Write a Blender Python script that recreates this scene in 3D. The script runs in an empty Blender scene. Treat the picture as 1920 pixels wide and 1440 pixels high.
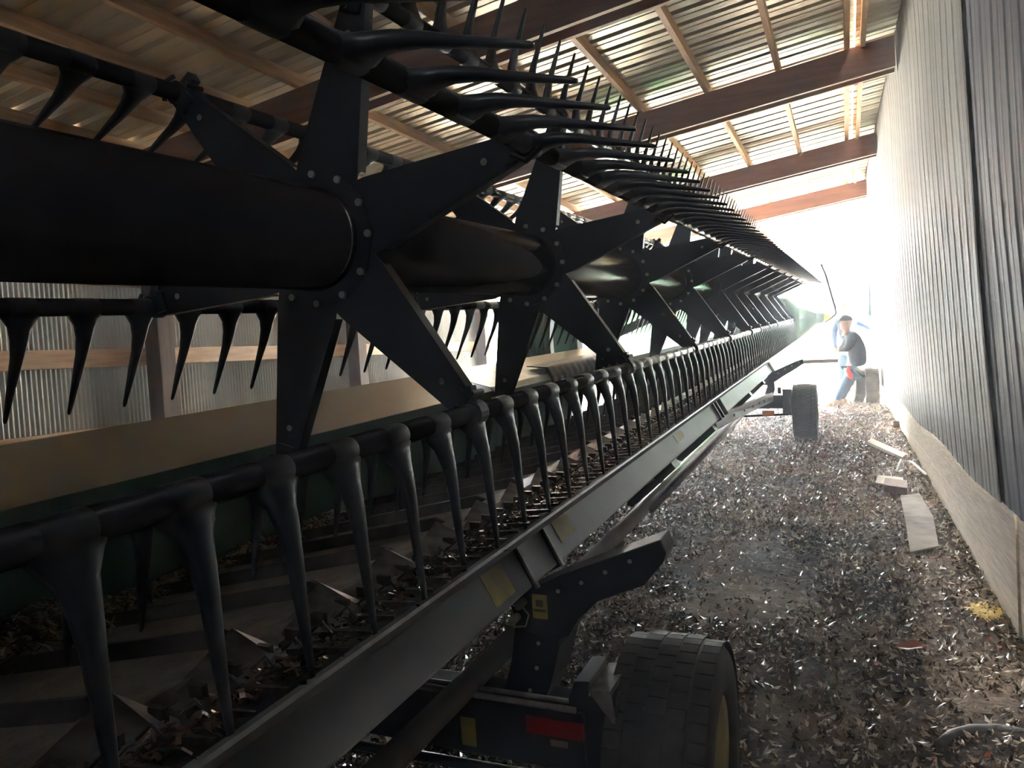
import bpy, math, random
from mathutils import Vector, Matrix, noise
random.seed(7)
S = bpy.context.scene
COL = S.collection
# ------------------------------------------------------------------ camera
EYE = Vector((0, 0, 1.65))
MC = Matrix(((0.915, 0.039, 0.401), (0.399, 0.06, -0.915), (-0.06, 0.997, 0.039)))
# exact camera frame: forward run of the shed (Y) and the horizon seen through a level-ish 27 mm lens
def frame(vx, vy, hs=-0.06, f=1440.0):
    Y = Vector(((vx - 960) / f, -(vy - 720) / f, -1)).normalized()
    H = Vector(((vx - 1000 - 960) / f, -(vy - 1000 * hs - 720) / f, -1))
    Z = H.cross(Y).normalized()
    if Z.y < 0: Z = -Z
    X = Y.cross(Z)
    return Matrix((X, Y, Z))
MC = frame(1587, 626)
RH = MC @ frame(1590, 570).transposed()      # machine frame: the yard floor climbs slightly towards the exit
cam = bpy.data.cameras.new('camera'); co = bpy.data.objects.new('camera', cam); COL.objects.link(co)
co.matrix_world = Matrix.Translation(EYE) @ MC.to_4x4()
cam.sensor_width = 36; cam.sensor_fit = 'HORIZONTAL'; cam.lens = 27
cam.clip_start = 0.02; cam.clip_end = 300
S.camera = co
# ------------------------------------------------------------------ light
S.view_settings.view_transform = 'Standard'; S.view_settings.look = 'None'
S.view_settings.gamma = 1; S.view_settings.use_curve_mapping = False
S.view_settings.exposure = 4.35
try:
    S.cycles.max_bounces = 10; S.cycles.diffuse_bounces = 6; S.cycles.glossy_bounces = 5
    S.cycles.use_denoising = True; S.cycles.sample_clamp_indirect = 8; S.cycles.volume_bounces = 0
except Exception: pass
W = bpy.data.worlds.new('World'); S.world = W; W.use_nodes = True
bg = W.node_tree.nodes['Background']; bg.inputs[0].default_value = (0.92, 0.96, 1.0, 1); bg.inputs[1].default_value = 3.4
sl = bpy.data.lights.new('sun', 'SUN'); sl.energy = 9; sl.angle = math.radians(3); sl.color = (1, 0.93, 0.8)
so = bpy.data.objects.new('sun', sl); COL.objects.link(so)
so.rotation_euler = Vector((-0.04, 0.80, 0.62)).to_track_quat('Z', 'Y').to_euler()
# ------------------------------------------------------------------ materials
def mat(name, col, rough=0.5, metal=0.0, noise_s=0, col2=None, bump=0, bscale=40, stretch=(1, 1, 1), spec=0.5, detail=4, emis=None, contrast=(0.35, 0.65)):
    m = bpy.data.materials.new(name); m.use_nodes = True
    nt = m.node_tree; b = nt.nodes['Principled BSDF']
    b.inputs['Base Color'].default_value = (*col, 1); b.inputs['Roughness'].default_value = rough
    b.inputs['Metallic'].default_value = metal; b.inputs['Specular IOR Level'].default_value = spec
    if noise_s or bump:
        tc = nt.nodes.new('ShaderNodeTexCoord'); mp = nt.nodes.new('ShaderNodeMapping')
        mp.inputs['Scale'].default_value = stretch; nt.links.new(tc.outputs['Object'], mp.inputs[0])
    if noise_s:
        n = nt.nodes.new('ShaderNodeTexNoise'); n.inputs['Scale'].default_value = noise_s; n.inputs['Detail'].default_value = detail
        r = nt.nodes.new('ShaderNodeValToRGB'); r.color_ramp.elements[0].position, r.color_ramp.elements[1].position = contrast
        r.color_ramp.elements[0].color = (*col, 1); r.color_ramp.elements[1].color = (*(col2 or col), 1)
        nt.links.new(mp.outputs[0], n.inputs['Vector']); nt.links.new(n.outputs[0], r.inputs[0]); nt.links.new(r.outputs[0], b.inputs['Base Color'])
    if bump:
        n2 = nt.nodes.new('ShaderNodeTexNoise'); n2.inputs['Scale'].default_value = bscale; n2.inputs['Detail'].default_value = 5
        bp = nt.nodes.new('ShaderNodeBump'); bp.inputs['Strength'].default_value = bump; bp.inputs['Distance'].default_value = 0.02
        nt.links.new(mp.outputs[0], n2.inputs['Vector']); nt.links.new(n2.outputs[0], bp.inputs['Height']); nt.links.new(bp.outputs[0], b.inputs['Normal'])
    return m
M = dict(
    black=mat('black_paint', (.012, .017, .026), .36, noise_s=6, col2=(.018, .024, .034)),
    plastic=mat('black_plastic', (.013, .018, .026), .38, noise_s=30, col2=(.022, .028, .036)),
    tube=mat('reel_tube_paint', (.024, .026, .032), .27, noise_s=3, col2=(.045, .043, .043), stretch=(1, .2, 1)),
    bolt=mat('zinc_bolt', (.42, .42, .38), .45, .4),
    green=mat('green_sheet', (.13, .24, .185), .36, noise_s=3, col2=(.15, .27, .21)),
    deck=mat('green_sheet_warm_reflect', (.34, .33, .25), .33, .3, noise_s=2.5, col2=(.42, .38, .28)),  # green sheet; tan reflection of the warm wall put into the colour
    pale=mat('pale_worn_sheet', (.33, .38, .38), .35, .3, noise_s=6, col2=(.22, .27, .27)),
    rubber=mat('rubber_belt', (.17, .155, .14), .42, noise_s=12, col2=(.27, .24, .21), bump=.2, bscale=60),
    slat=mat('belt_slat_rubber', (.04, .037, .038), .5, noise_s=15, col2=(.10, .085, .08)),
    steel=mat('worn_steel', (.36, .34, .33), .36, .6, noise_s=20, col2=(.2, .175, .16)),
    guard=mat('oily_guard_steel', (.13, .12, .115), .3, .7, noise_s=40, col2=(.06, .05, .045)),
    rail=mat('grey_beam_paint', (.21, .215, .225), .4, .2, noise_s=4, col2=(.25, .25, .25)),
    pipe=mat('grey_pipe_paint', (.42, .41, .39), .36, .3, noise_s=5, col2=(.3, .28, .26)),
    tyre=mat('tyre_rubber', (.018, .020, .025), .65, noise_s=9, col2=(.055, .052, .048)),
    tyre_old=mat('old_tyre_rubber', (.11, .10, .07), .75, noise_s=9, col2=(.2, .18, .12)),
    rim=mat('cream_rim', (.5, .42, .2), .5, noise_s=8, col2=(.35, .3, .16)),
    yellow=mat('yellow_decal', (.42, .31, .06), .5, noise_s=18, col2=(.3, .23, .06)),
    red=mat('red_reflector', (.22, .01, .015), .3),
    print=mat('decal_print', (.05, .04, .03), .5),
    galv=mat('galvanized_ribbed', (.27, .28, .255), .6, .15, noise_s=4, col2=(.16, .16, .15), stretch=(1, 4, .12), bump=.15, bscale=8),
    galv_dark=mat('dark_steel_flare_tint', (.035, .05, .09), .6, .1, noise_s=3, col2=(.06, .07, .10), stretch=(1, 4, .2), bump=.15, bscale=8),  # dark steel; lens-flare blue and light falloff put into the colour
    corr=mat('corrugated_zinc', (.97, .95, .86), .38, .8, noise_s=1.3, col2=(.62, .6, .55), stretch=(1, 1.6, .25)),
    roof=mat('roof_sheet_steel', (.90, .83, .66), .30, .7, noise_s=1.6, col2=(.70, .65, .52), stretch=(.5, 2, 1)),
    pine=mat('pine_board', (.82, .55, .33), .6, noise_s=5, col2=(.62, .38, .2), stretch=(6, .6, 6)),
    rafter=mat('brown_rafter_board', (.34, .17, .115), .6, noise_s=4, col2=(.25, .12, .085), stretch=(.6, 6, 6)),
    rafter_lit_edge=mat('bounce_lit_rafter_edge', (.92, .70, .48), .6, noise_s=4, col2=(.75, .53, .34), stretch=(.6, 6, 6)),  # warm bounce light on the rafter undersides, put into the colour
    post=mat('creosoted_post', (.12, .075, .055), .7, noise_s=6, col2=(.2, .12, .085), stretch=(6, 6, .6)),
    plank=mat('weathered_plank', (.47, .38, .26), .65, noise_s=5, col2=(.33, .26, .17), stretch=(8, .7, 9), bump=.25, bscale=14),
    ply=mat('dirty_plywood', (.25, .225, .19), .85, noise_s=9, col2=(.14, .11, .09)),
    brick=mat('dark_wood_block', (.12, .06, .045), .7, noise_s=20, col2=(.2, .12, .09)),
    white=mat('white_plastic', (.75, .75, .72), .4),
    soil=mat('trodden_soil', (.018, .012, .009), .8, noise_s=1.5, col2=(.26, .19, .135), spec=.3, bump=1.0, bscale=30, detail=9, contrast=(.44, .66)),
    yard=mat('bright_gravel_yard', (.70, .65, .57), .9, noise_s=3, col2=(.8, .75, .68)),
    leafA=mat('leaf_straw', (.72, .62, .48), .3, noise_s=30, col2=(.42, .33, .22)),
    leafB=mat('leaf_brown', (.14, .085, .055), .2, noise_s=30, col2=(.22, .14, .10), spec=.8),
    leafC=mat('leaf_dark', (.02, .014, .012), .18, spec=.9),
    leafD=mat('leaf_red', (.32, .07, .03), .4),
    straw=mat('straw_chaff', (.42, .31, .14), .55, noise_s=25, col2=(.25, .17, .08)),
    hay=mat('bright_hay', (.85, .65, .22), .6),
    skin=mat('skin', (.62, .36, .24), .5),
    navy=mat('dark_jacket', (.02, .025, .036), .85, noise_s=12, col2=(.035, .04, .055)),
    denim=mat('blue_jeans', (.05, .11, .17), .85, noise_s=20, col2=(.08, .15, .21)),
    shirt=mat('pale_denim_shirt', (.07, .12, .28), .8, noise_s=10, col2=(.12, .18, .34)),
    boot=mat('tan_boot', (.33, .22, .10), .6),
    cap=mat('black_cap', (.03, .03, .035), .7), capw=mat('white_cap', (.8, .8, .78), .7), hair=mat('grey_hair', (.3, .27, .24), .8),
    rag=mat('red_cloth', (.75, .05, .02), .7),
    jgreen=mat('machine_green', (.03, .26, .05), .35), jyel=mat('machine_yellow', (.75, .55, .05), .4),
    glass=mat('tinted_glass', (.25, .35, .37), .08, spec=.8), orange=mat('orange_part', (.8, .28, .03), .5),
)
# ------------------------------------------------------------------ mesh helpers
class MB:
    def __init__(s): s.v = []; s.f = []; s.m = []; s.cur = 0
    def add(s, vs, fs):
        o = len(s.v); s.v += [tuple(p) for p in vs]; s.f += [tuple(i + o for i in f) for f in fs]; s.m += [s.cur] * len(fs); return s
    def box(s, c, d, R=None):
        vs = []
        for x in (-.5, .5):
            for y in (-.5, .5):
                for z in (-.5, .5):
                    p = Vector((x * d[0], y * d[1], z * d[2]))
                    if R: p = R @ p
                    vs.append(p + Vector(c))
        return s.add(vs, [(0, 1, 3, 2), (4, 6, 7, 5), (0, 4, 5, 1), (2, 3, 7, 6), (0, 2, 6, 4), (1, 5, 7, 3)])
    def span(s, a, b):
        return s.box([(a[i] + b[i]) / 2 for i in range(3)], [abs(b[i] - a[i]) for i in range(3)])
    def prism(s, poly, y0, y1):          # polygon in XZ run along Y
        n = len(poly)
        vs = [(x, y0, z) for x, z in poly] + [(x, y1, z) for x, z in poly]
        return s.add(vs, [tuple(range(n))[::-1], tuple(range(n, 2 * n))] + [(i, (i + 1) % n, n + (i + 1) % n, n + i) for i in range(n)])
    def skewprism(s, P0, P1):            # two matching polygons in 3D
        n = len(P0)
        return s.add(list(P0) + list(P1), [tuple(range(n))[::-1], tuple(range(n, 2 * n))] + [(i, (i + 1) % n, n + (i + 1) % n, n + i) for i in range(n)])
    def tube(s, pts, r, n=10, cap=True):
        pts = [Vector(p) for p in pts]; rs = r if isinstance(r, (list, tuple)) else [r] * len(pts)
        rings = []; ref = None
        for i, p in enumerate(pts):
            d = (pts[min(i + 1, len(pts) - 1)] - pts[max(i - 1, 0)]).normalized()
            if ref is None: ref = Vector((0, 0, 1)) if abs(d.z) < .9 else Vector((1, 0, 0))
            a = d.cross(ref).normalized(); b = a.cross(d).normalized(); ref = b
            rings.append([p + (a * math.cos(t) + b * math.sin(t)) * rs[i] for t in [2 * math.pi * k / n for k in range(n)]])
        vs = [q for R in rings for q in R]; fs = []
        for i in range(len(pts) - 1):
            for k in range(n):
                fs.append((i * n + k, i * n + (k + 1) % n, (i + 1) * n + (k + 1) % n, (i + 1) * n + k))
        if cap: fs += [tuple(range(n))[::-1], tuple(range((len(pts) - 1) * n, len(pts) * n))]
        return s.add(vs, fs)
    def lathe(s, prof, c, n=48, axis='X'):  # closed profile of (axial, radius)
        vs = []; m = len(prof)
        for k in range(n):
            t = 2 * math.pi * k / n; ca, sa = math.cos(t), math.sin(t)
            for a, r in prof:
                vs.append((c[0] + a, c[1] + r * ca, c[2] + r * sa) if axis == 'X' else (c[0] + r * ca, c[1] + a, c[2] + r * sa))
        fs = [(k * m + i, k * m + (i + 1) % m, ((k + 1) % n) * m + (i + 1) % m, ((k + 1) % n) * m + i) for k in range(n) for i in range(m)]
        return s.add(vs, fs)
    def mesh(s, name, mats, smooth=False, bevel=0):
        me = bpy.data.meshes.new(name); me.from_pydata(s.v, [], s.f)
        for x in (mats if isinstance(mats, (list, tuple)) else [mats]): me.materials.append(x)
        if len(me.materials) > 1: me.polygons.foreach_set('material_index', s.m)
        if smooth: me.polygons.foreach_set('use_smooth', [True] * len(me.polygons))
        me.update(); return me
    def build(s, name, mats, parent=None, smooth=False, bevel=0, off=None):
        me = s.mesh(name, mats, smooth)
        if off is not None: me.transform(Matrix.Translation(-Vector(off)))
        o = bpy.data.objects.new(name, me); COL.objects.link(o)
        if parent: o.parent = parent
        if bevel:
            b = o.modifiers.new('bevel', 'BEVEL'); b.width = bevel; b.segments = 2; b.limit_method = 'ANGLE'; b.angle_limit = math.radians(40)
        elif smooth == 'auto':
            pass
        return o
def fixn(o):
    import bmesh
    bm = bmesh.new(); bm.from_mesh(o.data); bmesh.ops.recalc_face_normals(bm, faces=bm.faces); bm.to_mesh(o.data); bm.free(); return o
def tag(o, label=None, cat=None, group=None, kind=None):
    if label: o['label'] = label
    if cat: o['category'] = cat
    if group: o['group'] = group
    if kind: o['kind'] = kind
    return o
def struct(o): o['kind'] = 'structure'; return o
def empty(name, loc, label, cat, group=None):
    o = bpy.data.objects.new(name, None); o.location = loc; COL.objects.link(o); o.empty_display_size = .2
    return tag(o, label, cat, group)
def hempty(name, base, label, cat, group=None):     # a thing standing on the climbing yard floor
    o = empty(name, (0, 0, 0), label, cat, group)
    o.matrix_world = Matrix.Translation(EYE) @ RH.to_4x4() @ Matrix.Translation(Vector(base) - EYE); return o
def hw(x, y, z=0):
    return EYE + RH @ (Vector((x, y, z)) - EYE)
def gz(x, y):                                        # height of the yard floor at world x, y
    n = RH @ Vector((0, 0, 1)); p = hw(0, 0, 0)
    return p.z - (n.x * (x - p.x) + n.y * (min(y, 18) - p.y)) / n.z
def dup(o, loc=None, parent=None, link=True):
    c = o.copy(); COL.objects.link(c)
    if loc is not None: c.location = loc
    if parent: c.parent = parent
    return c

# ================================================================== SETTING
# ---- floor
def build_floor():
    b = MB(); nx, ny = 150, 330; x0, x1, y0, y1 = -6.2, 1.4, -4.0, 18.0
    for j in range(ny + 1):
        y = y0 + (y1 - y0) * j / ny
        for i in range(nx + 1):
            x = x0 + (x1 - x0) * i / nx
            z = .018 * noise.noise(Vector((x * 2.2, y * 2.2, 0))) + .008 * noise.noise(Vector((x * 9, y * 9, 3))) + .01 * noise.noise(Vector((x * 25, y * 25, 5)))
            z += .035 * max(0, (x - .15) / .45) * (1 + .5 * noise.noise(Vector((x, y * 1.3, 9)))) if x > .15 else 0
            for tc in (-.34, -.2):
                d = abs(x - tc - .05 * math.sin(y * .5))
                if d < .05: z -= .014 * (1 - d / .05) + .006 * math.sin(y * 80)
            b.v.append((x, y, gz(x, y) + z))
    for j in range(ny):
        for i in range(nx):
            a = j * (nx + 1) + i; b.f.append((a, a + 1, a + nx + 2, a + nx + 1)); b.m.append(0)
    return struct(b.build('floor', M['soil'], smooth=True))
build_floor()
b = MB(); g18 = gz(0, 18)
b.box((0, 68, g18 - .52), (160, 100, 1)); b.box((-43, 3, -.3), (73, 30.2, .6)); b.box((42, 3, -.3), (81, 30.2, .6))
struct(b.build('floor_yard', M['yard']))
# ---- right wall
def wallx(y, z):
    return .665 - .0165 * (y - 3.9) - .034 * max(0, z - .8) - .02 * math.sin(min(1, max(0, (z - .8) / 3)) * math.pi) * (1 + .3 * math.sin(y * .7))
def ribbed_wall(name, y0, y1, z0, z1, off, m, bottom=None):
    b = MB(); ys = []; y = y0; k = 0
    while y < y1:
        for dy, d in ((0, 0), (.022, .0045), (.038, .0045), (.060, 0), (.13, 0), (.142, .0012), (.155, .0012), (.167, 0)):
            ys.append((y + dy, d))
        y += .229
    ys = [q for q in ys if q[0] <= y1] + [(y1, 0)]; nz = 14
    for yy, d in ys:
        zb = z0 + (bottom(yy) if bottom else 0)
        for j in range(nz + 1):
            z = zb + (z1 - zb) * j / nz
            b.v.append((wallx(yy, z) + off - d + .007 * noise.noise(Vector((yy * 1.7, z * 1.2, 4))), yy, z))
    for i in range(len(ys) - 1):
        for j in range(nz):
            a = i * (nz + 1) + j; b.f.append((a, a + nz + 1, a + nz + 2, a + 1)); b.m.append(0)
    o = b.build(name, m); mod = o.modifiers.new('t', 'SOLIDIFY'); mod.thickness = .003; mod.offset = 0
    return struct(o)
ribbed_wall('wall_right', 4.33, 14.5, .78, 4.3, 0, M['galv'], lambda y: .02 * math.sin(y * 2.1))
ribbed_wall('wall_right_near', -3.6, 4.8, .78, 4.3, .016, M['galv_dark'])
for k, (ya, yb) in enumerate(((-3.6, .6), (.6, 4.17), (4.17, 7.56), (7.56, 10.9), (10.9, 14.5))):
    for z0, z1 in ((.497, .80), (.187, .495), (-.12, .185)):
        z0e, z1e = z0, z1
        b = MB(); n = 12; P = []
        for i in range(n + 1):
            y = ya + (yb - ya) * i / n; x = wallx(y, .7) + .030 + .006 * math.sin(k * 2.3)
            P.append([(x, y, z0e), (x + .04, y, z0e), (x + .04, y, z1e), (x, y, z1e)])
        for i in range(n): b.skewprism(P[i], P[i + 1])
        struct(b.build('baseboard_right', M['plank']))
# ---- left wall (fine vertical corrugation)
def build_left():
    b = MB(); y = -3.6; pts = []; lam = .038
    while y < 11.3:
        for t in range(6): pts.append((y + lam * t / 6, .012 * math.cos(2 * math.pi * t / 6)))
        y += lam
    for yy, d in pts:
        for z in (-.1, 3.535): b.v.append((-5.36 + d, yy, z))
    for i in range(len(pts) - 1): b.f.append((2 * i, 2 * i + 1, 2 * i + 3, 2 * i + 2)); b.m.append(0)
    struct(b.build('wall_left', M['corr'], smooth=True))
    for z in (.62, 1.2, 1.81, 2.45, 3.05):
        struct(MB().span((-5.35, -3.6, z - .07), (-5.31, 11.3, z + .07)).build('girt_left', M['pine'], bevel=.004))
build_left()
RY = (-1.2, 1.9, 4.7, 7.5, 10.9, 14.0)
def rz(x): return 3.83 + .12 * x
for y in RY + (17.2,):
    struct(MB().span((-5.31, y - .08, -.2), (-5.15, y + .08, rz(-5.2) + .2)).build('wooden_post', M['post'], bevel=.006))
struct(MB().span((-5.5, -3.7, -.5), (.9, -3.64, 4.06)).build('wall_back', M['galv_dark']))  # unseen end wall; gap above it shaped to let fill light in
# ---- rafters, purlins, roof
for y in RY:
    for dy in (-.085, .085):
        b = MB()
        xs = (-5.6, .47); P = []
        for x in xs: P.append([(x, y + dy - .02, rz(x)), (x, y + dy + .02, rz(x)), (x, y + dy + .02, rz(x) + .26), (x, y + dy - .02, rz(x) + .26)])
        b.skewprism(P[0], P[1]); o = b.build('rafter', [M['rafter'], M['rafter_lit_edge']])
        for p in o.data.polygons:
            if abs(p.normal.z) > .8: p.material_index = 1
        struct(o)
b = MB(); P = []
for x in (-5.6, .46): P.append([(x, 17.15, rz(x) - .06), (x, 17.25, rz(x) - .06), (x, 17.25, rz(x) + .28), (x, 17.15, rz(x) + .28)])
b.skewprism(P[0], P[1]); struct(b.build('eave_beam', M['pine']))
for x in (.10, -.47, -1.10, -1.72, -2.33, -2.94, -3.56, -4.12, -4.66, -5.25):
    z = rz(x) + .26
    struct(MB().span((x - .022, -3.6, z), (x + .022, 17.5, z + .09)).build('purlin', M['pine']))
struct(MB().span((.205, -3.6, rz(.2) + .24), (.245, 17.5, rz(.2) + .33)).build('purlin', M['pine']))
def build_roof(name, x0, x1, dz):
    b = MB(); ys = []; y = -3.7
    while y < 17.7:
        for dy, d in ((0, 0), (.022, -.024), (.05, -.024), (.072, 0), (.125, 0), (.131, -.005), (.143, -.005), (.149, 0)): ys.append((y + dy, d))
        y += .235
    for yy, d in ys:
        w = .004 * noise.noise(Vector((yy * .8, 0, 0)))
        for x in (x0, (x0 + x1) / 2, x1): b.v.append((x, yy, rz(x) + .375 - d - .024 + dz + w))
    for i in range(len(ys) - 1):
        for j in (0, 1):
            a = 3 * i + j; b.f.append((a, a + 1, a + 4, a + 3)); b.m.append(0)
    o = b.build(name, M['roof']); mod = o.modifiers.new('t', 'SOLIDIFY'); mod.thickness = .002; struct(o)
build_roof('ceiling', -5.75, .164, 0); build_roof('ceiling_lap', .168, 1.0, -.01)

# ================================================================== COMBINE HEADER (machine frame)
HB = (-1.4, 7.0, 0.0)
header = hempty('combine_header', HB, 'long dark green and black combine header with a six-bar tined reel, resting on its trailer', 'combine header')
def hp(mb, name, m, parent=header, smooth=False, bevel=0, kind=None):
    o = mb.build(name, m, parent, smooth, bevel, off=HB)
    if kind: o['kind'] = kind
    return o
CX, CZ, R = -1.319, 1.910, .650
ANG = (-46, 14, 74, 134, 194, 254)
TA = {-46: -47.6, 14: 14.8, 74: 73.4, 134: 134.1, 194: 192.6, 254: 254.7}
TD = {-46: -80.5, 14: -8, 74: 76, 134: -146, 194: -109, 254: -95}
TL = {-46: 1.08, 14: .93, 74: .85, 134: .82, 194: .96, 254: .88}
YE = 14.3
DISC = [.23, 1.73, 3.23, 4.79, 6.29, 7.78, 8.62, 9.6, 10.75, 12.1, 13.3, 14.25]
for ya, yb in ((-.9, 8.5), (8.74, YE)):
    t = hp(MB().lathe([(ya, .002), (ya, .136), (yb, .136), (yb, .002)], (CX, 0, CZ), 56, 'Y'), 'reel_tube', M['tube'], smooth=False)
    for p in t.data.polygons: p.use_smooth = abs(p.normal.y) < .5
# arms: a folded plate with flanges, drawn once per angle, shared by all discs
def arm_mesh():
    b = MB()     # local: u along X, width along Z, folded flange along +Y
    b.prism([(.10, -.10), (.20, -.098), (.62, -.036), (.665, -.03), (.665, .03), (.62, .036), (.20, .098), (.10, .10)], -.003, .003)
    for s in (-1, 1):
        P = [(.20, s * .098), (.62, s * .036)]
        for (xa, za), (xb, zb) in zip(P, P[1:]):
            b.skewprism([(xa, 0, za), (xa, .035, za), (xa, .035, za - s * .005), (xa, 0, za - s * .005)], [(xb, 0, zb), (xb, .035, zb), (xb, .035, zb - s * .005), (xb, 0, zb - s * .005)])
    b.prism([(.585, -.028), (.625, -.028), (.625, .028), (.585, .028)], -.012, .02)
    return b.mesh('reel_arm', M['black'])
AM = arm_mesh()
BM_ = MB()
BM_.lathe([(-.016, .001), (-.016, .0095), (-.002, .011), (-.002, .001)], (0, 0, 0), 12, 'Y')
BM_ = BM_.mesh('bolt', M['bolt'])
HM = MB(); HM.lathe([(-.008, .13), (-.008, .186), (.002, .186), (.002, .13)], (0, 0, 0), 12, 'Y'); HM = HM.mesh('hub_plate', M['black'])
CM = MB(); CM.lathe([(-.03, .135), (-.028, .1395), (-.010, .1395), (-.008, .135)], (0, 0, 0), 40, 'Y'); CM = CM.mesh('hub_collar', M['tube'])
KM = MB(); KM.lathe([(-.022, .0245), (-.022, .034), (.022, .034), (.022, .0245)], (0, 0, 0), 16, 'Y')
KM.box((-.045, 0, 0), (.05, .03, .03)); KM.tube([(-.05, -.03, .02), (-.05, .03, .02)], .008, 8); KM.tube([(-.03, -.028, -.03), (.01, -.028, -.045), (.045, -.02, -.01)], .007, 8)
KM = KM.mesh('bar_clamp', M['plastic'])
EM = MB().lathe([(-.0055, .001), (-.0055, .009), (-.004, .009), (-.004, .001)], (0, 0, 0), 12, 'Y').mesh('rivet', M['bolt'])
def hob(name, me, loc, parent=header, rot=0, base=True):
    o = bpy.data.objects.new(name, me); COL.objects.link(o); o.parent = parent
    o.location = Vector(loc) - (Vector(HB) if base else Vector((0, 0, 0))); o.rotation_euler = (0, -math.radians(rot), 0); return o
for Y in DISC:
    hob('hub_plate', HM, (CX, Y, CZ)); hob('hub_collar', CM, (CX, Y, CZ))
    for a in ANG:
        A = hob('reel_arm', AM, (CX, Y, CZ), rot=TA[a])
        if Y < 7: hob('bolt', BM_, (.168, 0, -.045), A, 0, False); hob('bolt', BM_, (.168, 0, .04), A, 0, False)
        hob('bar_clamp', KM, (.65, .012, 0), A, TD[a] - TA[a], False)
        if Y < 5: hob('rivet', EM, (.535, 0, 0), A, 0, False)
# bars and tines
def tine_shape(b, org, ang, sc):
    ca, sa = math.cos(math.radians(ang)), math.sin(math.radians(ang))
    prof = [(.008, 0, .13, .042), (.028, .003, .092, .038), (.055, .010, .056, .032), (.09, .014, .042, .027), (.14, .013, .031, .022), (.20, .007, .024, .018), (.27, .001, .016, .0135), (.325, -.004, .0105, .010), (.333, -.0045, .006, .006)]
    n = 8; vs = []; fs = []
    for s_, o_, w, t in prof:
        s_ *= sc
        for k in range(n):
            q = 2 * math.pi * (k + .5) / n
            cw, ct = math.cos(q), math.sin(q)
            cw = math.copysign(abs(cw) ** .6, cw); ct = math.copysign(abs(ct) ** .6, ct)
            y = cw * w / 2; v = o_ + ct * t / 2
            vs.append((org[0] + s_ * ca - v * sa, org[1] + y, org[2] + s_ * sa + v * ca))
    for i in range(len(prof) - 1):
        for k in range(n): fs.append((i * n + k, i * n + (k + 1) % n, (i + 1) * n + (k + 1) % n, (i + 1) * n + k))
    fs += [tuple(range(n)), tuple(range((len(prof) - 1) * n, len(prof) * n))[::-1]]
    b.add(vs, fs)
    # clip round the bar
    m = 22; vs = []; rr_ = ((-.040, .0240), (-.030, .0256), (.030, .0256), (.040, .0240))
    for y, r1 in rr_:
        for k in range(m):
            q = 2 * math.pi * k / m; rr = r1 + (.006 if k == 11 and abs(y) < .03 else 0)
            vs.append((org[0] + rr * math.cos(q + math.radians(ang)), org[1] + y, org[2] + rr * math.sin(q + math.radians(ang))))
    b.add(vs, [(j * m + k, j * m + (k + 1) % m, (j + 1) * m + (k + 1) % m, (j + 1) * m + k) for j in range(3) for k in range(m)])
TM = {}
for a in ANG:
    b = MB(); tine_shape(b, (0, 0, 0), TD[a], TL[a]); me = b.mesh('reel_tine', M['plastic'], True); TM[a] = me
far = MB(); cnt = 0; place = []
for a in ANG:
    bx, bz = CX + R * math.cos(math.radians(TA[a])), CZ + R * math.sin(math.radians(TA[a]))
    for ya, yb in ((-.7, 8.58), (8.7, YE)):
        hp(MB().tube([(bx, ya, bz), (bx, yb, bz)], .0245, 22), 'tine_bar', M['tube'], smooth=True)
    y = {-46: .243, 14: .275, 74: .33, 134: .306, 194: .206, 254: .303}[a]
    while y < YE:
        place.append((y, a, bx, bz)); y += .185
def big(p): return (p[2] ** 2 + p[0] ** 2 + (p[3] - 1.65) ** 2) ** .5 if p[0] > {-46: .45, 14: .95, 74: 1.9, 134: 1.1, 194: 1.1, 254: .9}[p[1]] else 99
place.sort(key=big)
for i, (y, a, bx, bz) in enumerate(place):
    if i < 100: hob('reel_tine', TM[a], (bx, y, bz))
    else: tine_shape(far, (bx, y, bz), TD[a], TL[a])
hp(far, 'reel_tines', M['plastic'], smooth=True, kind='stuff')
# back sheet
def sheet(name, m, ya, yb, pts, th=.004, smooth=False):
    n = max(2, int((yb - ya) / .5)); b = MB()
    for i in range(n + 1):
        y = ya + (yb - ya) * i / n
        for x, z in pts: b.v.append((x, y, z))
    k = len(pts)
    for i in range(n):
        for j in range(k - 1):
            q = i * k + j; b.f.append((q, q + 1, q + k + 1, q + k)); b.m.append(0)
    o = hp(b, name, m, smooth=smooth); mod = o.modifiers.new('t', 'SOLIDIFY'); mod.thickness = th; mod.offset = 0; return o
sheet('back_sheet', M['green'], -1, 5.45, [(-2.0, .80), (-2.0, 1.25)])
sheet('top_sheet', M['deck'], -1, 4.75, [(-2.0, 1.25), (-2.45, 1.365), (-2.47, 1.34)])
sheet('back_sheet', M['pale'], 4.2, 5.5, [(-1.98, .86), (-1.965, 1.24), (-2.0, 1.275), (-2.25, 1.34)])
sheet('top_sheet', M['deck'], 4.75, 9.5, [(-2.0, 1.25), (-2.45, 1.365), (-2.47, 1.34)])
sheet('back_sheet', M['pale'], 6.9, 14.3, [(-2.0, .84), (-2.0, 1.25)])
sheet('top_sheet', M['pale'], 9.5, 14.3, [(-2.0, 1.25), (-2.45, 1.365), (-2.47, 1.34)])
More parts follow.
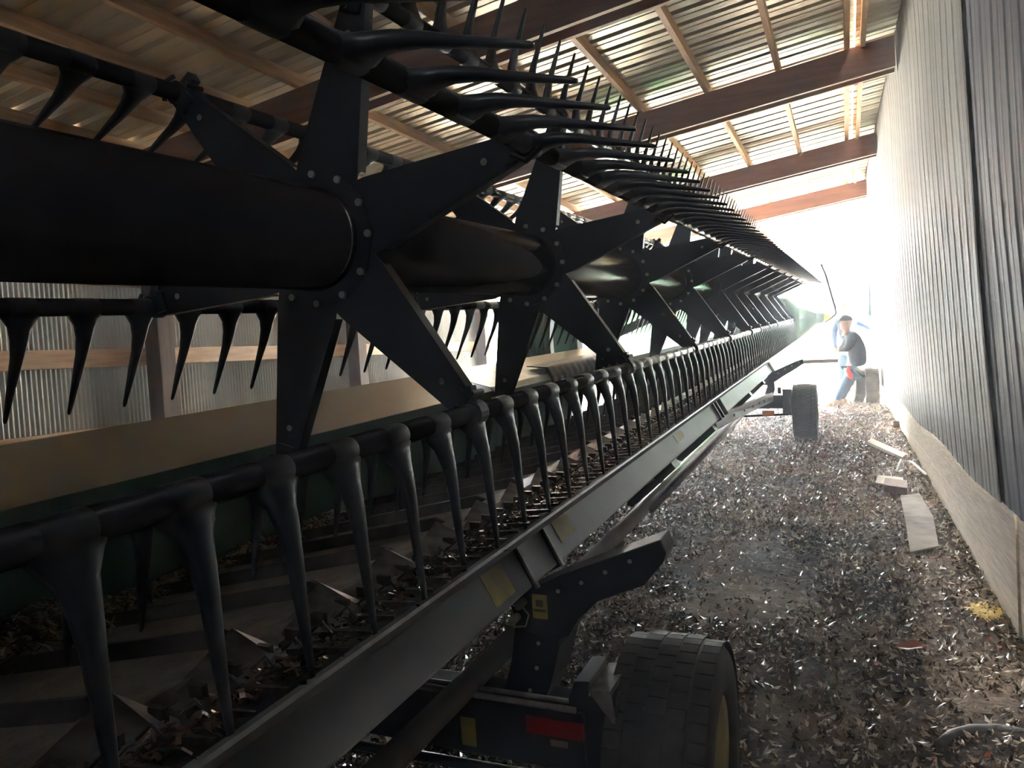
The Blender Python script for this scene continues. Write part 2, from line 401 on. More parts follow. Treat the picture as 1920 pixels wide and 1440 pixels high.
# rubber flap over the centre opening
b = MB(); nn = 40
for i in range(nn + 1):
    y = 5.15 + 1.65 * i / nn
    for j, (x, z) in enumerate(((-2.15, 1.34), (-2.0, 1.325), (-1.965, 1.26), (-1.95, 1.12))):
        w = .012 * math.sin(i * 1.9) * j / 3; b.v.append((x + w, y, z + (.015 * math.sin(i * .9) if j == 3 else 0)))
for i in range(nn):
    for j in range(3): q = i * 4 + j; b.f.append((q, q + 1, q + 5, q + 4)); b.m.append(0)
o = hp(b, 'rubber_flap', M['slat'], smooth=True); mod = o.modifiers.new('t', 'SOLIDIFY'); mod.thickness = .006
for y in (1.05, 1.9, 2.6, 3.6): hp(MB().tube([(-2.0, y, 1.06), (-1.955, y, 1.06)], .009, 10), 'stud', M['bolt'], smooth=True)
# draper belt with slats, deck rises to the cutterbar
def dz(x): return .88 + .215 * (x + 2.0)
b = MB(); b.prism([(-2.0, dz(-2.0) - .02), (-1.07, dz(-1.07) - .02), (-1.07, dz(-1.07)), (-2.0, dz(-2.0))], -1, YE)
hp(b, 'draper_belt', M['rubber'])
sm = MB()
L0, L1 = -1.97, -1.07
sm.skewprism([(L0, -.012, dz(L0)), (L0, .03, dz(L0)), (L0, .012, dz(L0) + .033), (L0, .0, dz(L0) + .033)],
             [(L1 - .05, -.012, dz(L1 - .05)), (L1 - .05, .03, dz(L1 - .05)), (L1 - .05, .012, dz(L1 - .05) + .033), (L1 - .05, 0, dz(L1 - .05) + .033)])
sm.skewprism([(L1 - .05, -.012, dz(L1 - .05)), (L1 - .05, .03, dz(L1 - .05)), (L1 - .05, .012, dz(L1 - .05) + .033), (L1 - .05, 0, dz(L1 - .05) + .033)],
             [(L1, -.012, dz(L1)), (L1, .02, dz(L1)), (L1, .012, dz(L1) + .006), (L1, 0, dz(L1) + .006)])
smm = sm.mesh('belt_slat', M['slat'])
y = -.33
while y < YE - .2:
    hob('belt_slat', smm, (0, y, 0)); y += .28
# apron strip and cutterbar skid plates
sheet('deck_apron', M['steel'], -1, YE, [(-1.085, dz(-1.085) + .012), (-1.0, 1.105), (-.985, 1.085)])
km = MB()
km.skewprism([(-1.0, 0, 1.10), (-.90, .02, 1.075), (-.90, .02, 1.05), (-1.0, 0, 1.05)], [(-1.03, .17, 1.135), (-.93, .16, 1.10), (-.93, .16, 1.05), (-1.03, .17, 1.05)])
km.skewprism([(-1.03, .17, 1.135), (-.93, .16, 1.10), (-.93, .16, 1.05), (-1.03, .17, 1.05)], [(-1.01, .235, 1.07), (-.92, .235, 1.06), (-.92, .235, 1.04), (-1.01, .235, 1.04)])
kmm = km.mesh('skid_plate', M['steel'])
y = -.4
while y < YE - .2: hob('skid_plate', kmm, (0, y, 0)); y += .25
b = MB(); b.prism([(-.955, 1.05), (-.85, 1.058), (-.835, 1.075), (-.95, 1.08)], -1, YE); hp(b, 'cutterbar', M['black'])
b = MB(); b.prism([(-.835, 1.083), (-.80, 1.098), (-.795, 1.092), (-.805, 1.07), (-.85, 1.052), (-.90, 1.045), (-.90, 1.052), (-.85, 1.06)], -1, YE); hp(b, 'front_skid', M['rail'])
gm = MB()
gm.skewprism([(-.94, -.010, 1.078), (-.94, .010, 1.078), (-.94, .010, 1.092), (-.94, -.010, 1.092)], [(-.885, -.008, 1.082), (-.885, .008, 1.082), (-.885, .006, 1.100), (-.885, -.006, 1.100)])
gm.skewprism([(-.885, -.008, 1.082), (-.885, .008, 1.082), (-.885, .006, 1.100), (-.885, -.006, 1.100)], [(-.812, -.002, 1.10), (-.812, .002, 1.10), (-.812, .002, 1.106), (-.812, -.002, 1.106)])
gm.box((-.955, .03, 1.103), (.03, .012, .022)); gm.tube([(-.93, -.03, 1.10), (-.90, -.028, 1.125), (-.885, -.02, 1.10)], .003, 5)
gmm = gm.mesh('knife_guard', M['guard'])
rest = MB(); y = .3; i = 0
while y < YE - .1:
    if i < 100: hob('knife_guard', gmm, (0, y, 0))
    else:
        rest.add([(v[0], v[1] + y, v[2]) for v in gm.v], gm.f)
    y += .0762; i += 1
hp(rest, 'knife_guards', M['guard'], kind='stuff')
# end divider, end sheet, wand
b = MB()
sec = [(-2.3, .5, 1.2, .05), (-1.6, .95, 1.9, .07), (-1.0, .95, 1.85, .08), (-.78, 1.10, 1.66, .09), (-.5, 1.33, 1.55, .085), (-.38, 1.36, 1.54, .07)]
rings = []
for x, za, zb, w in sec:
    zc = (za + zb) / 2; h = (zb - za) / 2
    rings.append([(x, 14.35 + w * math.copysign(abs(math.cos(t)) ** .7, math.cos(t)), zc + h * math.copysign(abs(math.sin(t)) ** .7, math.sin(t))) for t in [2 * math.pi * k / 12 for k in range(12)]])
for r0, r1 in zip(rings, rings[1:]): b.skewprism(r0, r1)
dv = fixn(hp(b, 'end_divider', M['green'], smooth=True))
b = MB(); tip = (-.215, 14.35, 1.47)
b.v = list(rings[-1]) + [tip]; b.f = [(k, (k + 1) % 12, 12) for k in range(12)]; b.m = [0] * 12
hp(b, 'divider_tip', M['jyel'], smooth=True)
hp(MB().tube([(-.40, 14.1, 2.35), (-.33, 14.12, 2.15), (-.20, 14.2, 1.6), (-.19, 14.25, 1.5), (-.25, 14.35, 1.44), (-.38, 14.35, 1.36)], .02, 8), 'crop_wand', M['black'], smooth=True)
b = MB(); b.prism([(-2.4, .9), (-.95, .95), (-.85, 1.1), (-1.0, 1.3), (-1.5, 1.7), (-2.4, 1.5)], 14.42, 14.45); hp(b, 'end_sheet', M['green'])
# reel support arm in the middle
hp(MB().skewprism([(-2.45, 8.6, 1.42), (-2.45, 8.7, 1.42), (-2.45, 8.7, 1.52), (-2.45, 8.6, 1.52)], [(-1.35, 8.6, 1.83), (-1.35, 8.7, 1.83), (-1.35, 8.7, 1.95), (-1.35, 8.6, 1.95)]), 'reel_support_arm', M['black'])

# ================================================================== HEADER TRAILER
TBASE = (-1.1, 6.0, 0.0)
trailer = hempty('header_trailer', TBASE, 'black and grey four-wheeled header trailer under the combine header', 'trailer')
def tp(mb, name, m, parent=trailer, smooth=False, bevel=0, label=None):
    o = mb.build(name, m, parent, smooth, bevel, off=TBASE)
    if label: o['label'] = label
    return o
RF = [(-.876, 1.048), (-.811, .928), (-.90, .88), (-.965, 1.0)]
for ya, yb in ((-.9, 5.36), (5.62, 9.45)):
    rl = tp(MB().prism(RF, ya, yb), 'support_rail', M['rail'], bevel=.006)
fu = Vector((RF[1][0] - RF[0][0], 0, RF[1][1] - RF[0][1])); fn = Vector((.88, 0, .48))
def face(u, y, d=.0): p = Vector((RF[0][0], y, RF[0][1])) + fu * u + fn.normalized() * d; return p
def decal(u0, u1, y0, y1, m, name='decal', d=.0015):
    b = MB(); b.skewprism([face(u0, y0, d), face(u1, y0, d), face(u1, y0, d - .001), face(u0, y0, d - .001)], [face(u0, y1, d), face(u1, y1, d), face(u1, y1, d - .001), face(u0, y1, d - .001)])
    return tp(b, name, m)
decal(.2, .85, 1.68, 1.80, M['yellow']); decal(.12, .7, 2.19, 2.33, M['yellow']); decal(.25, .6, 4.0, 4.2, M['yellow'])
for y in (1.90, 2.10, 5.28, 5.40, 5.58, 9.25, 9.38):
    b = MB()
    o4 = [(-.868, 1.066), (-.796, .926), (-.9, .868), (-.98, 1.004)]
    b.prism(o4, y - .005, y + .005)
    tp(b, 'rail_clamp', M['black'])
    tp(MB().prism([(o4[0][0] + .001, o4[0][1]), (o4[1][0] + .003, o4[1][1]), (o4[1][0] - .004, o4[1][1] - .002), (o4[0][0] - .006, o4[0][1] - .002)], y - .008, y + .008), 'clamp_lip', M['steel'])
tp(MB().tube([(-1.055, -.9, .60), (-1.055, 10.2, .60)], .037, 28), 'main_tube', M['pipe'], smooth=True)
tp(MB().tube([(-.99, 4.0, .615), (-.985, 9.6, .61)], .018, 12), 'hydraulic_line', M['steel'], smooth=True)
for y in (3.9, 5.2, 7.3, 8.5):
    b = MB(); b.prism([(-.975, .93), (-.86, .90), (-.83, .86), (-.96, .74), (-1.07, .65), (-1.10, .66)], y - .006, y + .006)
    b.skewprism([(-.86, y, .90), (-.83, y, .86), (-.96, y, .74), (-.98, y, .77)], [(-.86, y + .12, .90), (-.83, y + .12, .86), (-.96, y + .12, .74), (-.98, y + .12, .77)])
    tp(b, 'gusset', M['black'])
tp(MB().tube([(-1.02, 3.55, .80), (-.93, 3.98, .80)], .008, 8), 'brace_rod', M['steel'], smooth=True)
tp(MB().box((-.95, 4.0, .79), (.05, .06, .05)), 'rod_bracket', M['black'])
# near axle assembly
arm = [(-.854, .892), (-.753, .944), (-.465, 1.064), (-.451, 1.025), (-.461, 1.001), (-.515, .935), (-.646, .879), (-.704, .824), (-.738, .771), (-.78, .753), (-.887, .774), (-.915, .853)]
A1 = tp(fixn(MB().prism(arm, 1.99, 2.0).build('tmp', M['black'])) and MB().prism(arm, 1.955, 2.06), 'outrigger_arm', M['black'], bevel=.004)
bpy.data.objects.remove(bpy.data.objects['tmp'])
for (x, z) in ((-.55, 1.0), (-.62, .965), (-.69, .93), (-.76, .9)):
    tp(MB().lathe([(-.004, .001), (-.004, .006), (0, .006), (0, .001)], (x, 1.954, z), 8, 'Y'), 'rivet', M['bolt'], A1).location = (0, 0, 0)
leg = [(-.903, .80), (-.925, .673), (-.965, .545), (-.852, .535), (-.812, .63), (-.777, .738), (-.781, .80)]
tp(MB().prism(leg, 1.97, 2.05), 'curved_leg', M['black'], bevel=.003)
tp(MB().prism([(-.781, .80), (-.77, .80), (-.766, .738), (-.80, .62), (-.838, .537), (-.852, .535), (-.812, .63), (-.777, .738)], 1.955, 2.12), 'leg_flange', M['black'])
for (x, z) in ((-.835, .735), (-.845, .66), (-.87, .59)): tp(MB().lathe([(-.004, .001), (-.004, .006), (0, .006), (0, .001)], (x, 1.969, z), 8, 'Y'), 'bolt', M['bolt'])
for (x, z) in ((-.866, .862), (-.888, .815)): tp(MB().tube([(x, 1.95, z), (x, 1.91, z)], .012, 12), 'pin', M['bolt'], smooth=True)
hx = [(-.876 + .036 * math.cos(math.radians(60 * k + 10)), 1.925, .828 + .036 * math.sin(math.radians(60 * k + 10))) for k in range(7)]
tp(MB().tube(hx, .0028, 6), 'pin_clip', M['bolt'], smooth=True)
b = MB(); b.span((-.84, 1.952, .815), (-.795, 1.954, .885)); st = tp(b, 'warning_decal', M['yellow'])
tp(MB().span((-.836, 1.951, .835), (-.80, 1.9515, .843)).box((-.818, 1.951, .86), (.022, .001, .02)), 'decal_print', M['print'], st)
def xbeam(y, x0, x1):
    xb = tp(MB().span((x0, y - .04, .40), (x1, y + .10, .575)), 'axle_beam', M['black'], bevel=.006)
    tp(MB().tube([(x0, y - .045, .585), (x1 - .02, y - .045, .585)], .009, 8).tube([(x0, y - .02, .594), (x1 - .02, y - .02, .594)], .008, 8), 'beam_edge_rod', M['steel'], smooth=True)
    tp(MB().tube([(x0, y - .02, .33), (x1 + .02, y - .02, .36)], .016, 10), 'tie_rod', M['black'], smooth=True)
    return xb
XB = xbeam(1.95, -2.0, -.69)
tp(MB().span((-.86, 1.903, .50), (-.69, 1.909, .548)), 'reflector', M['red'], label='red reflector')
tp(MB().span((-1.072, 1.906, .425), (-1.025, 1.909, .51)), 'warning_decal', M['yellow'], label='yellow warning decal')
tp(MB().span((-.79, 1.906, .47), (-.74, 1.909, .488)), 'decal', M['ply'])
b = MB(); b.prism([(-.735, .38), (-.735, .61), (-.715, .66), (-.67, .665), (-.675, .62), (-.625, .645), (-.60, .63), (-.595, .38)], 1.92, 2.09); tp(b, 'knuckle', M['black'], bevel=.003)
tp(MB().skewprism([(-.67, 1.91, .64), (-.61, 1.91, .65), (-.60, 1.91, .56), (-.607, 1.91, .56)], [(-.67, 2.1, .64), (-.61, 2.1, .65), (-.60, 2.1, .56), (-.607, 2.1, .56)]), 'knuckle_cap', M['steel'])
# far axle assembly
fa = [(-1.021, .729), (-.884, .871), (-.609, .993), (-.517, 1.022), (-.5, .976), (-.581, .914), (-.737, .821), (-.832, .758), (-.939, .714)]
FA = tp(MB().prism(fa, 9.86, 9.96), 'outrigger_arm', M['black'], bevel=.004)
for (x, z) in ((-.56, .985), (-.64, .945), (-.72, .905), (-.80, .86)): tp(MB().lathe([(-.004, .001), (-.004, .011), (0, .011), (0, .001)], (x, 9.858, z), 8, 'Y'), 'rivet', M['bolt'])
fl = [(-.955, .80), (-.935, .70), (-.985, .56), (-.88, .56), (-.845, .66), (-.852, .79)]
tp(MB().prism(fl, 9.87, 9.97), 'curved_leg', M['black'], bevel=.003)
tp(MB().span((-2.0, 9.9, .42), (-.70, 10.03, .585)), 'axle_beam', M['black'], bevel=.005)
tp(MB().tube([(-1.5, 9.88, .32), (-.66, 9.88, .355)], .014, 10), 'tie_rod', M['black'], smooth=True)
tp(MB().span((-.76, 9.86, .36), (-.66, 10.06, .66)).box((-.80, 9.95, .64), (.04, .04, .08)), 'knuckle', M['black'], bevel=.004)
tp(MB().span((-1.0, 9.86, .34), (-.86, 9.9, .40)), 'decal', M['orange'])
b = MB(); b.skewprism([(-.95, 5.3, .90), (-.86, 5.3, .93), (-.83, 5.3, .86), (-.93, 5.3, .80)], [(-.96, 9.86, .61), (-.87, 9.86, .63), (-.86, 9.86, .52), (-.95, 9.86, .50)])
LB = tp(b, 'side_beam', M['slat'], bevel=.004)
for t in (.2, .35, .5, .63, .75, .87):
    y = 5.3 + 4.56 * t; tp(MB().lathe([(-.002, .001), (-.002, .012), (.012, .012), (.012, .001)], (-.842 - .025 * t, y, .893 - .32 * t), 8, 'X'), 'bolt', M['bolt'])
tp(MB().skewprism([(-.95, 11.0, .80), (-.92, 11.0, .74), (-.95, 11.0, .70), (-.98, 11.0, .76)], [(-.62, 12, .885), (-.61, 12, .81), (-.65, 12, .80), (-.66, 12, .88)]).box((-.385, 12, .846), (.47, .06, .055)), 'tongue', M['pipe'])
# wheels
def wheel(cx, cy, r, w, tm, name='wheel', parent=trailer, base=TBASE, n=56, cz=None):
    cz = r if cz is None else cz
    rt = bpy.data.objects.new(name, None); COL.objects.link(rt); rt.parent = parent; rt.location = Vector((cx, cy, cz)) - Vector(base)
    h = w / 2; ri = r * .53
    prof = [(-h * .78, ri), (-h * .98, ri * 1.12), (-h * 1.0, r * .78), (-h * .95, r * .89), (-h * .82, r * .955), (-h * .4, r * .99), (h * .4, r * .99), (h * .82, r * .955), (h * .95, r * .89), (h, r * .78), (h * .98, ri * 1.12), (h * .78, ri)]
    b = MB(); b.lathe(prof, (0, 0, 0), n, 'X'); t = b.build('tyre', tm, rt, smooth=True)
    b = MB(); nb = 44
    for k in range(nb):
        for row, u in enumerate((-.78, -.39, 0, .39, .78)):
            t0 = 2 * math.pi * (k + .5 * (row % 2)) / nb; rr = r * (.992 if abs(u) < .5 else .965)
            Rm = Matrix.Rotation(t0, 3, 'X') @ Matrix.Rotation(.25 * (1 if row % 2 else -1), 3, 'Z')
            p = Matrix.Rotation(t0, 3, 'X') @ Vector((u * h, rr, 0)); b.box(p, (h * .35, .006, 2 * math.pi * r / nb * .88), Matrix.Rotation(t0, 3, 'X'))
    b.build('tread', tm, t)
    b = MB(); b.lathe([(h * .55, .03), (h * .62, .05), (h * .35, ri * .45), (h * .35, ri * .8), (h * .80, ri * .94), (h * .86, ri * 1.03), (-h * .8, ri * 1.03), (-h * .7, ri * .9), (0, .03)], (0, 0, 0), 40, 'X')
    b.build('rim', M['rim'], rt, smooth=True)
    return rt
for (x, y) in ((-.495, 2.17), (-2.2, 2.17), (-.52, 10.2), (-2.2, 10.2)): wheel(x, y, .347, .285, M['tyre'])

# ================================================================== LOOSE THINGS
def leaf(b, p, s, mi, flat=.65):
    yaw = random.uniform(0, 6.28); el = random.gauss(0, flat); ro = random.gauss(0, flat)
    Rm = Matrix.Rotation(yaw, 3, 'Z') @ Matrix.Rotation(el, 3, 'Y') @ Matrix.Rotation(ro, 3, 'X')
    L, w, k = s, s * random.uniform(.25, .5), s * random.uniform(.08, .42)
    q = [(-L / 2, 0, k), (0, -w / 2, 0), (L / 2, 0, k * .8), (0, w / 2, .3 * k)]
    b.cur = mi; b.add([Rm @ Vector(c) + p for c in q], [(0, 1, 2), (0, 2, 3)])
def scatter(name, n, fy, xr, size, label):
    b = MB()
    for i in range(n):
        y = fy(); x = random.uniform(*xr)
        if x > wallx(y, .3) + .02: continue
        if ((x + .6) / .5) ** 2 + ((y - 4.9) / .8) ** 2 < .8 + .4 * noise.noise(Vector((x * 3, y * 3, 0))) and random.random() < .75: continue
        if ((x + .3) / .22) ** 2 + ((y - 2.6) / 1.0) ** 2 < .8 and random.random() < .6: continue
        r = random.random(); far_ = y > 6.5
        mi = 3 if (r < (.16 if (far_ and x < -.1) else (.05 if far_ else .006))) else (0 if r < .34 else (1 if r < .75 else 2))
        leaf(b, Vector((x, y, gz(x, y) + random.uniform(-.004, .022) + (.035 * (x - .15) / .45 if x > .15 else 0))), random.uniform(*size), mi)
    o = b.build(name, [M['leafA'], M['leafB'], M['leafC'], M['leafD']])
    return tag(o, label, 'leaf litter', kind='stuff')
scatter('leaf_litter', 95000, lambda: 1.1 + 15.5 * random.random() ** 1.8, (-2.3, .68), (.012, .05), 'wet brown leaves and chaff covering the dirt floor beside the trailer')
def straw(name, label, n, gen, mats, size=(.02, .07), cat='chaff'):
    b = MB()
    for i in range(n):
        p = Vector(gen()); p = EYE + RH @ (p - EYE); yaw = random.uniform(0, 6.28); L = random.uniform(*size); w = random.uniform(.0015, .005)
        d = Vector((math.cos(yaw), math.sin(yaw), random.gauss(0, .35))) * L; s_ = Vector((-math.sin(yaw), math.cos(yaw), 0)) * w; m_ = Vector((0, 0, L * .15))
        b.cur = random.randrange(len(mats)); b.add([p - d / 2 - s_, p - d / 2 + s_, p + m_ + s_, p + m_ - s_, p + d / 2 + s_, p + d / 2 - s_], [(0, 1, 2, 3), (3, 2, 4, 5)])
    return tag(b.build(name, mats), label, cat, kind='stuff')
def g1():
    while True:
        y = random.uniform(.4, 2.6); h = max(0, (.12 if y < 1.35 else .05) * (1 + noise.noise(Vector((y * 5, 1, 0)))) * (1.15 - .35 * (y - .4)))
        x = -1.97 + abs(random.gauss(0, .10 if y < 1.35 else .05)); return (x, y, dz(x) + .01 + random.random() * max(.01, h * (1 - (x + 1.97) / .25)))
straw('straw_chaff', 'heap of pale straw chaff on the belt against the green back sheet', 5200, g1, [M['straw'], M['leafA'], M['leafB']])
straw('seed_chaff', 'dark chaff and stalks caught along the knife guards', 3600, lambda: (random.gauss(-.885, .028), .35 + 9 * random.random() ** 1.5, random.uniform(1.085, 1.108)), [M['leafB'], M['leafC'], M['leafB']], (.010, .028))
def gy(): a = random.uniform(0, 6.28); r = random.random() ** .5; return (.60 + .07 * r * math.cos(a), 4.42 + .10 * r * math.sin(a), .0 + random.uniform(.03, .06))
straw('hay_tuft', 'small bright yellow tuft of hay at the foot of the plank wall', 160, gy, [M['hay']], (.03, .07), 'hay')
def gr():
    y = random.uniform(12.3, 14.6); x = random.uniform(-.1, .42); return (x, y, .01 + random.uniform(0, .04))
straw('scattered_straw', 'pale scattered straw on the ground around the leaning tyres', 1500, gr, [M['leafA'], M['straw']], (.04, .12))
def ground_board(name, pts, th, m, label, cat, lift=.03):
    P0 = [(x, y, gz(x, y) + lift) for x, y in pts]; P1 = [(x, y, z + th) for x, y, z in P0]
    return tag(fixn(MB().skewprism(P0, P1).build(name, m, bevel=.003)), label, cat)
ground_board('plywood_strip', [(.316, 5.38), (.49, 5.55), (.53, 6.3), (.50, 7.05), (.35, 6.95), (.335, 6.1)], .014, M['ply'], 'dirty grey plywood strip lying beside the plank wall', 'board', .055)
ground_board('loose_plank', [(.17, 9.6), (.22, 9.85), (.52, 8.85), (.47, 8.65)], .035, M['plank'], 'weathered loose plank lying slantwise towards the wall', 'plank', .04)
ground_board('wood_block', [(.24, 7.15), (.41, 7.05), (.43, 7.35), (.26, 7.45)], .06, M['brick'], 'dark reddish wood block at the far end of the plywood strip', 'block', .05)
ground_board('scrap_board', [(.18, 7.5), (.40, 7.35), (.42, 7.75), (.22, 7.85)], .012, M['plank'], 'small brown scrap board behind the dark wood block', 'board', .04)
o = MB().tube([(.38, 8.0, gz(.4, 8) + .06), (.44, 8.3, gz(.4, 8) + .12), (.52, 8.1, gz(.4, 8) + .13), (.58, 7.5, gz(.5, 8) + .12)], .012, 8).build('plastic_strip', M['white'], smooth=True)
tag(o, 'bent white plastic strip poking out against the plank wall', 'plastic strip')
o = MB().tube([(.50, 11.0, gz(.5, 11) + .06), (.72, 11.1, gz(.5, 11) + .07)], .05, 14).build('pipe_stub', M['leafB'], smooth=True)
tag(o, 'short dark pipe stub sticking out under the plank wall', 'pipe')
# tyres by the exit
def tyre_thing(name, x, y, r, w, lean, label, rim=False, yaw=0):
    e = empty(name, (x, y, gz(x, y)), label, 'tyre', 'tyres leaning by the exit'); e.rotation_euler = (0, lean, yaw)
    h = w / 2; ri = r * .58
    prof = [(-h * .8, ri), (-h, r * .75), (-h * .95, r * .93), (-h * .6, r), (h * .6, r), (h * .95, r * .93), (h, r * .75), (h * .8, ri), (h * .7, ri), (h * .85, r * .75), (0, r * .9), (-h * .85, r * .75), (-h * .7, ri)]
    MB().lathe(prof, (0, 0, r), 44, 'X').build('tyre_casing', M['tyre_old'], e, smooth=True)
    b = MB()
    for k in range(36):
        t = 2 * math.pi * k / 36; p = Matrix.Rotation(t, 3, 'X') @ Vector((0, r, 0)); b.box(p + Vector((0, 0, r)), (w * .9, .012, .03), Matrix.Rotation(t, 3, 'X'))
    b.build('tread', M['tyre_old'], e)
    if rim: MB().lathe([(-h * .6, .05), (-h * .75, ri * .5), (-h * .4, ri * .9), (-h * .8, ri * 1.02), (-h * .2, ri * 1.02), (-h * .2, .05)], (0, 0, r), 30, 'X').build('rim', M['rim'], e, smooth=True)
    return e
tyre_thing('old_tyre', .35, 13.75, .30, .21, .0, 'old mossy tyre standing on its tread against the ribbed wall')
tyre_thing('old_tyre', .10, 14.0, .30, .17, .10, 'old tyre with a rim standing under the man in the dark jacket', True, .25)

# ================================================================== PEOPLE
def fig(name, pts, edges, m, parent, sub=2):
    me = bpy.data.meshes.new(name); keys = list(pts); me.from_pydata([pts[k][0] for k in keys], [(keys.index(a), keys.index(b_)) for a, b_ in edges], [])
    me.materials.append(m); o = bpy.data.objects.new(name, me); COL.objects.link(o); o.parent = parent
    o.modifiers.new('skin', 'SKIN').use_smooth_shade = True
    for i, k in enumerate(keys):
        r = pts[k][1]; me.skin_vertices[0].data[i].radius = (r, r) if not isinstance(r, tuple) else r
    me.skin_vertices[0].data[0].use_root = True
    s_ = o.modifiers.new('sub', 'SUBSURF'); s_.levels = sub; s_.render_levels = sub; return o
def head(parent, c, yaw, cap_m, brim_m):
    c0 = Vector(c); b = MB(); n = 18
    fz = Vector((math.cos(yaw), math.sin(yaw), 0)); sz = Vector((-fz.y, fz.x, 0)); rows = ((-.21, .06, .06, .02), (-.15, .048, .05, .01), (-.115, .05, .055, .0), (-.10, .052, .066, .02), (-.06, .064, .082, .012), (0, .074, .094, 0), (.05, .074, .094, -.004), (.095, .05, .066, -.006), (.115, .01, .012, -.006))
    for z, a, d_, sh in rows: b.v += [tuple(c0 + Vector((0, 0, z)) + sz * a * math.sin(2 * math.pi * k / n) + fz * (sh + d_ * math.cos(2 * math.pi * k / n))) for k in range(n)]
    b.f = [(i_ * n + k, i_ * n + (k + 1) % n, (i_ + 1) * n + (k + 1) % n, (i_ + 1) * n + k) for i_ in range(len(rows) - 1) for k in range(n)]; b.m = [0] * len(b.f)
    e = b.build('body', M['skin'], parent, smooth=True)
    f = Vector((math.cos(yaw), math.sin(yaw), 0)); s_ = Vector((-f.y, f.x, 0)); c = Vector(c)
    b = MB()
    b.add([c + f * .09 + Vector((0, 0, .03)), c + f * .118 + Vector((0, 0, -.02)), c + f * .085 + s_ * .018 + Vector((0, 0, -.025)), c + f * .085 - s_ * .018 + Vector((0, 0, -.025))], [(0, 1, 2), (0, 3, 1), (1, 3, 2)])
    b.build('nose', M['skin'], parent)
    for sg in (-1, 1):
        MB().lathe([(-.006, .002), (-.006, .02), (.006, .024), (.006, .002)], c + s_ * .078 * sg - f * .01, 10, 'X').build('ear', M['skin'], parent)
        MB().box(c + f * .086 + s_ * .028 * sg + Vector((0, 0, .012)), (.012, .018, .008)).build('eye', M['cap'], parent)
    MB().box(c + f * .086 + Vector((0, 0, -.052)), (.012, .04, .007)).build('mouth', M['brick'], parent)
    b = MB(); n = 16; prev = None
    for j in range(6):
        a = j / 5 * math.pi / 2; rr = .098 * math.cos(a) + .002; z = .032 + .095 * math.sin(a)
        ring = [c + Vector((math.cos(t) * rr, math.sin(t) * rr, z)) for t in [2 * math.pi * k / n for k in range(n)]]
        b.v += [tuple(q) for q in ring]
        if j: b.f += [((j - 1) * n + k, (j - 1) * n + (k + 1) % n, j * n + (k + 1) % n, j * n + k) for k in range(n)]; b.m += [0] * n
    cp = b.build('cap', cap_m, parent, smooth=True)
    br = MB(); pf = c + f * .07 + Vector((0, 0, .045)); br.skewprism([pf + s_ * .07, pf - s_ * .07, pf - s_ * .045 + f * .085 + Vector((0, 0, -.02)), pf + s_ * .045 + f * .085 + Vector((0, 0, -.02))], [q + Vector((0, 0, .008)) for q in (pf + s_ * .07, pf - s_ * .07, pf - s_ * .045 + f * .085 + Vector((0, 0, -.02)), pf + s_ * .045 + f * .085 + Vector((0, 0, -.02)))])
    br.build('cap_brim', brim_m, cp)
    return e
def hand(parent, w, d, up):
    w = Vector(w); d = Vector(d).normalized(); up = Vector(up).normalized(); s_ = d.cross(up).normalized()
    MB().skewprism([w + s_ * .03 + up * .012, w - s_ * .03 + up * .012, w - s_ * .03 - up * .012, w + s_ * .03 - up * .012], [w + d * .09 + s_ * .04 + up * .011, w + d * .09 - s_ * .04 + up * .011, w + d * .09 - s_ * .04 - up * .011, w + d * .09 + s_ * .04 - up * .011]).build('hand', M['skin'], parent, bevel=.006)
    for k, L in enumerate((.065, .075, .07, .055)):
        q = w + d * .088 + s_ * (.03 - .02 * k); MB().tube([q, q + d * L * .5 - up * .006, q + d * L - up * .028], [.009, .0085, .006], 8).build('finger', M['skin'], parent, smooth=True)
    q = w + d * .03 + s_ * .038; MB().tube([q, q + d * .035 + s_ * .022, q + d * .065 + s_ * .026 - up * .01], [.011, .010, .007], 8).build('thumb', M['skin'], parent, smooth=True)
def boot(parent, p, d, m):
    p = Vector(p); d = Vector(d).normalized(); s_ = Vector((-d.y, d.x, 0))
    b = MB(); rings = []
    for u, w, h in ((-.09, .035, .09), (-.03, .042, .13), (.05, .045, .085), (.14, .048, .06), (.19, .03, .04)):
        rings.append([p + d * u + s_ * w * a + Vector((0, 0, z * h)) for a, z in ((-1, 0), (1, 0), (1, .6), (.5, 1), (-.5, 1), (-1, .6))])
    for r0, r1 in zip(rings, rings[1:]): b.skewprism(r0, r1)
    return fixn(b.build('boot', m, parent, smooth=True))
P1 = empty('person', (0, 0, 0), 'person in dark jacket, blue jeans and dark cap leaning on a tyre with folded arms', 'person')
head(P1, (.0, 13.55, 1.83), math.pi * 1.05, M['cap'], M['cap'])
fig('jacket', {'p': ((.14, 13.66, 1.10), (.15, .15)), 'a': ((.16, 13.66, 1.26), (.17, .15)), 'b': ((.14, 13.64, 1.44), (.19, .155)), 'c': ((.09, 13.61, 1.60), (.17, .13)), 'n': ((.04, 13.58, 1.68), .07),
  'sl': ((.10, 13.44, 1.60), .085), 'el': ((.0, 13.36, 1.40), .065), 'wl': ((-.10, 13.5, 1.43), .05), 'sr': ((.06, 13.80, 1.60), .085), 'er': ((-.06, 13.84, 1.40), .065), 'wr': ((-.13, 13.62, 1.42), .05)},
  [('p', 'a'), ('a', 'b'), ('b', 'c'), ('c', 'n'), ('c', 'sl'), ('sl', 'el'), ('el', 'wl'), ('c', 'sr'), ('sr', 'er'), ('er', 'wr')], M['navy'], P1)
